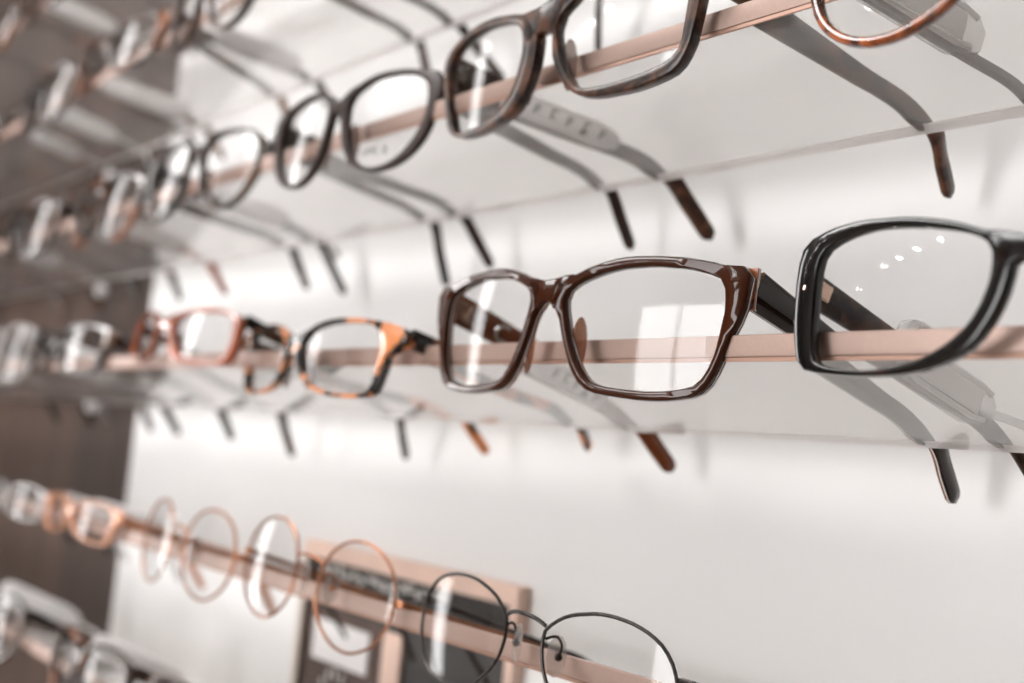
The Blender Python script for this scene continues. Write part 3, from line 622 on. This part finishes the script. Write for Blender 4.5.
# ------------------------------------------------------------------ shelves
SX0, SX1 = -1.9, 0.40
for nm, lab in (('top', 'clear acrylic shelf with rose copper strip, highest, barely in view at the top left corner'),
                ('attic', 'clear acrylic shelf with rose copper front strip, second highest, crossing the upper left corner'),
                ('upper', 'clear acrylic shelf with rose copper front strip, carrying dark rimmed eyeglasses'),
                ('middle', 'clear acrylic shelf with rose copper front strip, middle one, carrying the chestnut brown eyeglasses'),
                ('lower', 'clear acrylic shelf with rose copper front strip, carrying the round wire eyeglasses'),
                ('bottom', 'clear acrylic shelf with rose copper front strip, lowest, at the bottom left corner')):
    z = HZ + ROWS[nm]
    t = thing('display_shelf', lab, 'shelf', ((SX0+SX1)/2, 0.036, z-DROP), 'acrylic eyewear shelves')
    p = MB(); e = 0.0007
    sec = lambda x: [(x, 0.0, z), (x, DEPTH-e, z-DROP*(DEPTH-e)/DEPTH), (x, DEPTH, z-DROP+e), (x, DEPTH, z-DROP+STRIP-e), (x, DEPTH-e, z-DROP+STRIP), (x, 0.0, z+STRIP)]
    p.rings([sec(SX0), sec(SX1)], m=[0, 1, 1, 1, 0, 0]); p.build('acrylic_panel', [M['acrylic'], M['acrylic_edge']], t, smooth=False)
    s = MB()
    s.add([(x, y, zz) for x in (SX0, SX1) for (y, zz) in ((-0.0002, z+0.0010), (-0.0012, z+0.0012), (-0.0014, z+0.0018), (-0.0014, z+STRIP-0.0002), (-0.0011, z+STRIP+0.0001), (-0.0002, z+STRIP+0.0001))],
          [(0,1,7,6),(1,2,8,7),(2,3,9,8),(3,4,10,9),(4,5,11,10),(5,0,6,11),(0,5,4,3,2,1),(6,7,8,9,10,11)], 0)
    s.box((SX0, -0.0010, z-0.0002), (SX1, -0.0002, z+0.0010), 1)
    s.build('edge_strip', [M['copper'], M['copper_dark']], t, angle=25)
for nm, x, lab in (('l', SX0, 'tall dark upright holding the shelf ends at the far left'), ('r', SX1, 'tall white upright holding the shelf ends at the far right')):
    u = MB(); x2 = x-0.018 if nm == 'l' else x; u.box((x2, 0.004, HZ-0.35), (x2+0.018, WALL_Y-(0 if nm == 'r' else -0.012), HZ+0.42))
    o = u.build('shelf_upright', M['dark_wood'] if nm == 'l' else M['board'], smooth=False); o['label'] = lab; o['category'] = 'shelf support'; o['group'] = 'shelf uprights'

# ------------------------------------------------------------------ small builders that sit on the eyeglasses
def text_mesh(name, body, origin, xa, ya, size, mat, parent):
    cu = bpy.data.curves.new(name, 'FONT'); cu.body = body; cu.size = 1.0; cu.extrude = 0.01; cu.align_x = 'CENTER'; cu.align_y = 'CENTER'
    tmp = bpy.data.objects.new(name+'_tmp', cu); col.objects.link(tmp)
    dg = bpy.context.evaluated_depsgraph_get(); me = bpy.data.meshes.new_from_object(tmp.evaluated_get(dg))
    na = xa.cross(ya).normalized()
    vs_ = [origin + xa*(v.co.x*size) + ya*(v.co.y*size) + na*(v.co.z*size) for v in me.vertices]
    fs = [tuple(p.vertices) for p in me.polygons]
    bpy.data.objects.remove(tmp); bpy.data.curves.remove(cu); bpy.data.meshes.remove(me)
    return obj(name, vs_, fs, mat, parent, smooth=False)

def path_at(path, y):
    for a, b in zip(path, path[1:]):
        if a.y <= y <= b.y: return a.lerp(b, (y-a.y)/(b.y-a.y)), (b-a).normalized()
    return path[-1], (path[-1]-path[-2]).normalized()

def security_tag(key, side, y0, y1, row, mat, label, group='anti-theft tags clipped on temples', rod=True, sticker=True, marks=True, h=12.5, ball=True, off=1.0, w=3.2):
    """a clip-on tag over a temple: rounded shell, paper label, lock pin running back over the shelf's rear edge"""
    path, sd, H0, H1 = TEMPLES[(key, side)]
    a, _ = path_at(path, y0); b, _ = path_at(path, y1)
    d = (b-a).normalized(); s = d.cross(Vector((0,0,1))).normalized(); up = s.cross(d).normalized()
    s = s if s.x > 0 else -s
    c = (a+b)/2 + up*((h/2000)-H1*0.5 - 0.0002)
    L = (b-a).length
    t = thing('security_tag', label, 'security tag', (c.x, c.y, c.z-h/2000), group)
    m = MB()
    # shell: a hollow sleeve, two side walls plus top and bottom rails, with a tapered rear end
    prof = []
    hh = h/2000; ww = w/1000
    def ring(u, kh, kw, cx=0):
        p = c + d*(u*L/2)
        pts = []
        for (x, z, a0) in ((1, 1, 0), (-1, 1, 90), (-1, -1, 180), (1, -1, 270)):
            for k in range(4):
                an = math.radians(a0+k*30); r = min(0.0012, ww*kw*0.6, hh*kh*0.6)
                pts.append(p + s*(x*(ww*kw-r)+r*math.cos(an)) + up*(z*(hh*kh-r)+r*math.sin(an)))
        return pts
    m.rings([ring(-1.0, 0.62, 0.75), ring(-0.96, 0.84, 0.95), ring(-0.8, 1, 1), ring(0.62, 1, 1), ring(0.85, 0.8, 0.95), ring(1.0, 0.5, 0.7)])
    for z in (-1, 1):   # raised rails along the long edges
        m.tube([c + d*(u*L/2) + s*(ww+0.0001) + up*(z*hh*0.80*k) for u, k in ((-0.85, .8), (-0.6, 1), (0.55, 1), (0.8, .8))], 0.0009, 8, m=1)
    m.build('tag_shell', [mat, M['white_tag']], t, angle=45)
    if sticker:
        q = MB(); cc = c + s*(ww+0.0003)
        q.obox(cc - d*(L*0.04), (up, d, s), (hh*0.60, L*0.36, 0.0002)); lb = q.build('paper_label', M['label'], t, smooth=False)
        if marks:
            k = MB(); rnd = random.Random(5)
            for j in range(5):
                u = -0.22+0.14*j; zc = hh*(0.12 if j % 2 else 0.02)
                for (du, dz, hu, hz) in ((0, 0, 0.0005, 0.0022), (0.0011, 0.0017, 0.0011, 0.0004), (0.0011, -0.0014 if j % 2 else 0, 0.0009, 0.0004)):
                    k.obox(cc + d*(u*L+du) + up*(zc+dz) + s*0.0003, (up, d, s), (hz, hu, 0.0001))
            k.obox(cc + d*(0.2*L) - up*(hh*0.38) + s*0.0003, (up, d, s), (0.0009, 0.0014, 0.0001))
            k.build('printed_code', M['ink'], lb, smooth=False)
    if rod:
        r = MB(); st = c + d*(L*0.48)
        zt = slab_top(row, DEPTH)
        e0 = Vector((st.x+0.010, DEPTH+0.007, zt+0.0035)); e1 = Vector((st.x+0.012, DEPTH+0.014, zt-0.010))
        pp = catmull([st, st.lerp(e0, .5)+Vector((0,0,0.001)), e0, e1], 5)
        r.tube(pp, 0.0014, 10)
        if ball: r.ball(e1, 0.0060)
        r.build('lock_pin', mat, t)
    return t

# ------------------------------------------------------------------ eyeglasses on the shelves
G0, G1, G2, G3, G4 = ('eyeglasses on the topmost shelf', 'eyeglasses on the second shelf', 'eyeglasses on the middle shelf', 'eyeglasses on the lower shelf', 'eyeglasses on the lowest shelf')

def ends(row, hx, side, tipdx=None, drop=0.020, ymax=0.090):
    """where the temple of a pair standing like its neighbours crosses the rear edge and ends"""
    dx = 0.050 if side < 0 else 0.022
    zr = ROWS[row]-DROP
    return ((hx+dx, 0.078, zr+0.0005), (hx+dx+(0.010 if side < 0 else 0.000), ymax, zr-drop))
def M2(x0, z0, x1, z1): return ((x0, 0.078, z0), (x1, 0.090, z1))
def far(shape, row, cx, dz, yaw=0.0, pitch=-0.09, y=-0.014):
    w = 0.115
    return (yaw, pitch, 0.0, w, cx, y, ROWS[row]+dz)
def halfw(shape): return max(a for a, _ in SHAPES[shape]['o'])/1000

_q = SHAPES['Q2']; SHAPES['Q2S'] = dict(pose=None, bt=[b*0.8 for b in _q['bt']], o=[(a*0.82, t*0.72) for a, t in _q['o']], i=[(a*0.82, t*0.72) for a, t in _q['i']])
# middle shelf, the sharp ones
q3 = 'glossy chestnut brown rectangular eyeglasses in sharp focus at the centre of the middle shelf'
r, P = eyeglasses('Q3', 'middle', q3, G2, M['brown'], M2(-0.3367, 0.0146, -0.3292, 0.0015), M2(-0.2034, 0.0154, -0.2035, -0.0004),
                  tmat=M['espresso'], plies=True, h0=12.5, h1=6.5, pad=M['pad_brown'], T=4.6, hinge_mat=M['bronze'])
path, sd, H0, H1 = TEMPLES[(q3, -1)]
tmp_l = [c for c in r.children if c.name.startswith('temple')][0]
pl = MB(); a, d = path_at(path, 0.006); s = d.cross(Vector((0,0,1))).normalized(); up = s.cross(d).normalized(); s = s if s.x > 0 else -s
pl.obox(a + s*0.0018, (up, d, s), (0.0034, 0.0052, 0.0003), 0.0); pl.build('silver_plaque', M['silver'], tmp_l, smooth=False)
cm = MB(); a, d = path_at(path, 0.0215)
cm.tube([a + s*0.0018 + (d*math.cos(t) + up*math.sin(t))*0.0030 for t in [math.radians(50+k*13) for k in range(21)]], 0.0007, 8)
cm.build('ring_emblem', M['silver'], tmp_l)

SHAPES['Q4']['pose'][4] = -0.1262
q4 = 'glossy black rectangular eyeglasses nearest the camera at the right end of the middle shelf'
eyeglasses('Q4', 'middle', q4, G2, M['black'], M2(-0.1768, 0.0153, -0.1700, 0.0005), ends('middle', -0.055, 1), h0=9.5, h1=5.5, hinge_mat=M['bronze'],
           tmat=M['tort_dark'], T=3.8, hinge_t=-2.0, pads=False)
q2 = 'black and orange tortoiseshell eyeglasses left of the chestnut pair on the middle shelf'
r2, P2_ = eyeglasses('Q2', 'middle', q2, G2, M['tort_orange'], M2(-0.461, 0.0138, -0.4543, 0.0021), M2(-0.3747, 0.0147, -0.3804, 0.0079), h0=8.5, h1=5.0, T=4.2, hinge_t=3.0)
q1 = 'orange rectangular eyeglasses on the middle shelf, in front of the dark wall edge'
eyeglasses('Q1', 'middle', q1, G2, M['orange'], M2(-0.6549, 0.0149, -0.6542, -0.0105), M2(-0.518, 0.0149, -0.5256, -0.005), h0=7, h1=5.0, T=4.0, hinge_t=3.0, tmat=M['black_brown'])
q0 = 'blurred black eyeglasses just left of the orange pair on the middle shelf'
eyeglasses('Q2', 'middle', q0, G2, M['black_brown'], ends('middle', -0.895, -1), ends('middle', -0.765, 1), pose=far('Q2', 'middle', -0.826, 0.018))
qm = 'blurred clear crystal eyeglasses second from the left on the middle shelf'
eyeglasses('P2', 'middle', qm, G2, M['crystal'], ends('middle', -1.03, -1), ends('middle', -0.91, 1), pose=far('P2', 'middle', -0.965, 0.022), tmat=M['steel'])
qn = 'blurred grey eyeglasses at the left edge of the middle shelf'
eyeglasses('P1', 'middle', qn, G2, M['dark_brown'], ends('middle', -1.18, -1), ends('middle', -1.05, 1), pose=far('P1', 'middle', -1.115, 0.020))

# second shelf
p3 = 'dark tortoiseshell rectangular eyeglasses at the top centre of the second shelf'
eyeglasses('P3', 'upper', p3, G1, M['tort_dark'], M2(-0.3306, 0.121, -0.3175, 0.0979), M2(-0.210, 0.1198, -0.2113, 0.1026), h0=13.0, h1=6.5, pad=M['pad_grey'], T=4.8, hinge_t=2.0, hinge_mat=M['silver'])
p2 = 'matt dark brown oval eyeglasses left of the tortoiseshell pair on the second shelf'
rp2, PP2 = eyeglasses('P2', 'upper', p2, G1, M['dark_brown'], M2(-0.4764, 0.1192, -0.4656, 0.097), M2(-0.3673, 0.1204, -0.3642, 0.0977), h0=8, h1=5.0, T=4.0, hinge_t=2.0)
p1 = 'blackish brown oval eyeglasses, left neighbour of the matt dark brown pair'
eyeglasses('P1', 'upper', p1, G1, M['black_brown'], M2(-0.627, 0.118, -0.6114, 0.0909), M2(-0.5034, 0.1193, -0.504, 0.0894), h0=8, h1=5.0, T=4.0, hinge_t=2.0)
p0 = 'blurred brown orange oval eyeglasses against the dark wall on the second shelf'
eyeglasses('P1', 'upper', p0, G1, M['brown_orange'], ends('upper', -0.84, -1), M2(-0.6632, 0.1178, -0.6591, 0.0967), pose=far('P1', 'upper', -0.772, 0.013), h1=5.0, tmat=M['black_brown'], tmat_L=M['orange'])
pm = 'blurred dark eyeglasses near the left edge of the second shelf'
eyeglasses('P2', 'upper', pm, G1, M['black_brown'], ends('upper', -1.00, -1), ends('upper', -0.885, 1), pose=far('P2', 'upper', -0.945, 0.014))
pn = 'blurred orange brown eyeglasses at the left edge of the second shelf'
eyeglasses('P1', 'upper', pn, G1, M['brown_orange'], ends('upper', -1.20, -1), ends('upper', -1.065, 1), pose=far('P1', 'upper', -1.13, 0.014))
# round amber pair cut by the top right corner
n = 48
SHAPES['P4'] = dict(pose=None, bt=[3.0, -1.0],
    o=[(36.5+29.5*math.cos(2*math.pi*k/n), -8.5+24.5*math.sin(2*math.pi*k/n)*(1.0 if math.sin(2*math.pi*k/n) < 0 else 0.92)) for k in range(n)],
    i=[(36.5+26.5*math.cos(2*math.pi*k/n), -8.5+21.8*math.sin(2*math.pi*k/n)*(1.0 if math.sin(2*math.pi*k/n) < 0 else 0.92)) for k in range(n)])
p4 = 'amber tortoiseshell round eyeglasses cut off by the top right corner'
eyeglasses('P4', 'upper', p4, G1, M['amber_tort'], ((-0.1720, 0.076, 0.1245), (-0.1650, 0.090, 0.106)), ends('upper', -0.062, 1), pose=(0, -0.05, 0, 0.11, -0.1345, -0.014, 0.1505),
           tmat=M['steel'], h0=4.5, h1=3.6, T=3.4, hinge_t=2.0)

# topmost shelf
TEMP0 = [('P2', 'dark_brown', -0.468, 'dark brown eyeglasses above the picture, only temple tips seen behind the tortoiseshell pair',
          M2(-0.4967, 0.2271, -0.4716, 0.1975), M2(-0.387, 0.2179, -0.3984, 0.1962)),
         ('P1', 'tort_dark', -0.632, 'blurred tortoiseshell eyeglasses on the topmost shelf, right of all others there', None, M2(-0.5356, 0.2272, -0.538, 0.2053)),
         ('Q2', 'brown_orange', -0.800, 'blurred brown and amber eyeglasses on the topmost shelf, over the dark wall edge', None, None),
         ('P2', 'black_brown', -0.945, 'blurred dark eyeglasses on the topmost shelf, over the dark panelling', None, None),
         ('P1', 'brown_orange', -1.15, 'blurred orange brown eyeglasses at the left end of the topmost full shelf', None, None)]
for sh, mt, cx, lab, tl, tr in TEMP0:
    hw = halfw(sh) if sh != 'Q2' else 0.075
    eyeglasses(sh, 'attic', lab, G0, M[mt], tl or ends('attic', cx-hw, -1), tr or ends('attic', cx+hw, 1), pose=far(sh, 'attic', cx, 0.016), h0=7.5, h1=5.0)

GT = 'eyeglasses on the highest shelf'
TOP = [('P2', 'tort_dark', -0.985, 'blurred dark eyeglasses on the highest shelf, at the top edge of the picture'),
       ('P1', 'brown_orange', -1.145, 'blurred eyeglasses with orange tips in the top left corner')]
for sh, mt, cx, lab in TOP:
    hw = halfw(sh)
    eyeglasses(sh, 'top', lab, GT, M[mt], ends('top', cx-hw, -1), ends('top', cx+hw, 1), pose=far(sh, 'top', cx, 0.016), h0=7.5, h1=5.0)

# lower shelf: wire frames and the blurred ones further left
r2l = 'thin black wire round eyeglasses at the bottom centre, nearest pair on the lower shelf'
eyeglasses('R2', 'lower', r2l, G3, M['dark_wire'], ((-0.3461, 0.076, -0.0774), (-0.3500, 0.088, -0.0960)), ends('lower', -0.225, 1), style='wire', h0=2.4, h1=2.0, twid=1.6,
           hinge_t=-5.0, tip_mat=M['espresso'], wire_r=0.62)
r1l = 'thin copper wire round eyeglasses between the black wire pair and a blurred wire pair'
eyeglasses('R1', 'lower', r1l, G3, M['copper_wire'], ends('lower', -0.4950, -1), ends('lower', -0.3800, 1), style='wire', h0=2.4, h1=2.0, twid=1.6, hinge_t=-6.0,
           tip_mat=M['espresso'], wire_r=0.65)
far3 = [('R1', 'copper_wire', -0.575, 'wire', 'blurred copper wire eyeglasses, leftmost of the three wire pairs on the lower shelf'),
        ('Q2S', 'peach', -0.750, 'acetate', 'blurred peach coloured eyeglasses on the lower shelf in front of the dark wall'),
        ('Q2S', 'crystal', -0.895, 'acetate', 'blurred clear eyeglasses at the left end of the lower shelf'),
        ('P1', 'black_brown', -1.03, 'acetate', 'blurred black eyeglasses at the left edge of the lower shelf')]
for sh, mt, cx, stl, lab in far3:
    hw = halfw(sh)-0.004
    kw = dict(style='wire', h0=2.4, h1=2.0, twid=1.6, hinge_t=-6.0, tip_mat=M['espresso']) if stl == 'wire' else dict(h0=7.0, h1=4.8)
    eyeglasses(sh, 'lower', lab, G3, M[mt], ends('lower', cx-hw, -1), ends('lower', cx+hw, 1), pose=far(sh, 'lower', cx, 0.018 if stl == 'wire' else 0.012), **kw)
far4 = [('P2', 'tort_dark', -0.545, 'dark tortoiseshell eyeglasses on the lowest shelf, below the picture edge beside the orange pair'),
        ('P2', 'brown_orange', -0.700, 'blurred brown orange eyeglasses at the bottom left, on the lowest shelf'),
        ('P2', 'black_brown', -0.900, 'blurred dark eyeglasses in the bottom left corner of the picture')]
for sh, mt, cx, lab in far4:
    hw = halfw(sh) if sh != 'Q2' else 0.072
    eyeglasses(sh, 'bottom', lab, G4, M[mt], ends('bottom', cx-hw, -1), ends('bottom', cx+hw, 1), pose=far(sh, 'bottom', cx, 0.020), h0=7.5, h1=5.0)

# lens prints
def lens_of(root, k): return [c for c in root.children if c.name.startswith('lens')][k]
xa = PP2.sax(1)
text_mesh('lens_print', 'UMS  B', PP2.at(1, 31, -24.5, 0.2), xa, PP2.up, 0.0052, M['ink'], lens_of(rp2, 0))
wg = MB(); c0 = P2_.at(1, 38, -10.5, 0.3); xa = P2_.sax(1); ya = P2_.up; na = P2_.nrm(1)
for s_ in (-1, 1):
    for k in range(4):
        L_ = (11-2.2*k)/1000; z_ = (1.0-0.9*k)/1000
        wg.obox(c0 + xa*(s_*(0.0012+L_/2)) + ya*z_ , (ya, (xa + ya*0.10*s_*s_).normalized(), na), (0.00035, L_/2, 0.0001))
wg.obox(c0 - ya*0.0008, (ya, xa, na), (0.0016, 0.0013, 0.0001))
wg.build('lens_print', M['ink'], lens_of(r2, 0), smooth=False)

# ------------------------------------------------------------------ anti-theft tags
security_tag(p3, -1, 0.018, 0.058, 'upper', M['white_tag'], 'white tag with a printed grey label, clipped behind the dark tortoiseshell pair', rod=False, h=11)
security_tag(q4, -1, 0.030, 0.066, 'middle', M['clear_tag'], 'clear plastic tag clipped behind the glossy black pair on the middle shelf', marks=False, h=13, ball=False)
security_tag(p4, -1, 0.006, 0.050, 'upper', M['clear_tag'], 'clear plastic tag on a steel temple in the top right corner', marks=False, h=15, ball=False, rod=False)
security_tag(q3, -1, 0.034, 0.063, 'middle', M['white_tag'], 'faint white tag seen through the shelf below the chestnut pair', rod=False, h=10)
BG = dict(marks=False, sticker=False, w=4.5)
security_tag(p1, -1, 0.026, 0.060, 'upper', M['white_tag'], 'white tag behind the blackish brown oval pair', marks=False)
security_tag(p0, -1, 0.020, 0.062, 'upper', M['white_tag'], 'white tag behind the brown orange pair on the second shelf', h=13, ball=False, **BG)
security_tag(pn, 1, 0.006, 0.052, 'upper', M['white_tag'], 'white ball ended tag left of the brown orange pair on the second shelf', h=16, **BG)
security_tag(q0, -1, 0.004, 0.050, 'middle', M['white_tag'], 'white tag behind the blurred black pair on the middle shelf', h=15, ball=False, **BG)
security_tag(qn, 1, 0.006, 0.050, 'middle', M['white_tag'], 'white ball ended tag at the left part of the middle shelf', h=15, **BG)
security_tag(TEMP0[1][3], -1, 0.020, 0.066, 'attic', M['white_tag'], 'broad white tag on the upper left shelf, nearest the white wall', h=13, ball=False, rod=False, **BG)
security_tag(TEMP0[2][3], -1, 0.014, 0.066, 'attic', M['white_tag'], 'broad white tag crossing the edge between dark and white wall', h=15, ball=False, **BG)
security_tag(TEMP0[3][3], -1, 0.010, 0.060, 'attic', M['white_tag'], 'white tag in front of the dark panelling, upper left', h=15, ball=False, **BG)
security_tag(TEMP0[4][3], 1, 0.020, 0.060, 'attic', M['white_tag'], 'white ball ended tag in front of the dark panelling, upper left', h=13, **BG)
security_tag(TOP[0][3], -1, 0.006, 0.060, 'top', M['white_tag'], 'white tag near the top edge in front of the dark panelling', h=16, ball=False, **BG)
security_tag(far3[1][4], -1, 0.020, 0.064, 'lower', M['white_tag'], 'white tag right of the peach pair on the lower shelf', h=14, ball=False, rod=False, **BG)
security_tag(far3[2][4], 1, 0.004, 0.045, 'lower', M['white_tag'], 'white tag at the left end of the lower shelf', h=12, ball=False, **BG)
security_tag(far4[2][3], -1, 0.010, 0.062, 'bottom', M['white_tag'], 'large white tag in the bottom left corner', h=17, ball=False, **BG)
security_tag(far4[1][3], -1, 0.014, 0.064, 'bottom', M['white_tag'], 'white tag right of the brown orange pair on the lowest shelf', h=12, ball=False, **BG)

# ------------------------------------------------------------------ framed chalkboard on the wall, behind the lower shelf
bz = HZ
t = thing('framed_chalkboard', 'dark chalkboard in a pale copper frame on the wall behind the wire eyeglasses', 'sign', (-0.535, 0.0985, bz-0.30))
bx0, bx1, zt, zb = -0.640, -0.430, bz-0.0600, bz-0.300
b = MB(); b.box((bx0, 0.0975, zt-0.0095), (bx1, WALL_Y, zt)); b.box((bx1-0.006, 0.0975, zb), (bx1, WALL_Y, zt-0.0095))
b.box((bx0, 0.0975, zb), (bx1, WALL_Y, zb+0.012)); b.build('frame', M['frame_wood'], t, smooth=False)
b = MB(); b.box((bx0-0.0002, 0.0970, zb), (bx0+0.0055, WALL_Y, zt-0.0095)); b.build('frame_side', M['frame_edge'], t, smooth=False)
b = MB(); b.box((bx0+0.005, 0.1010, zb+0.01), (bx1-0.005, WALL_Y-0.0005, zt-0.008)); bd = b.build('board', M['slate'], t, smooth=False)
b = MB(); b.box((bx0+0.008, 0.1002, zb+0.012), (-0.549, 0.1011, bz-0.098)); pr = b.build('brown_print', M['slate_brown'], t, smooth=False)
b = MB(); b.box((-0.544, 0.0985, zb+0.012), (-0.526, 0.1012, bz-0.100)); b.build('divider_post', M['frame_wood'], t, smooth=False)
b = MB(); b.box((-0.622, 0.0996, bz-0.128), (-0.560, 0.1003, bz-0.1045)); b.build('white_card', M['paper'], pr, smooth=False)
rnd = random.Random(11); b = MB()
for k in range(16):
    x = -0.618+0.0085*k+rnd.uniform(-.001, .001); zc = bz-0.0765+rnd.uniform(-.002, .002)
    for j in range(3):
        an = rnd.uniform(0, math.pi)
        b.tube([(x-0.003*math.cos(an), 0.1006, zc-0.0035*math.sin(an)+j*.0008), (x+0.0012, 0.1006, zc+rnd.uniform(-.001, .001)), (x+0.003*math.cos(an), 0.1006, zc+0.0035*math.sin(an))], 0.0009, 6)
b.build('chalk_marks', M['chalk'], bd)
b = MB()
for k in range(9):
    an = math.pi*(k/8); b.tube([(-0.592-0.017*math.cos(an), 0.0998, bz-0.158+0.022*math.sin(an)), (-0.592-0.022*math.cos(an), 0.0998, bz-0.160+0.030*math.sin(an))], 0.0012, 6)
b.build('chalk_ornament', M['chalk'], pr)
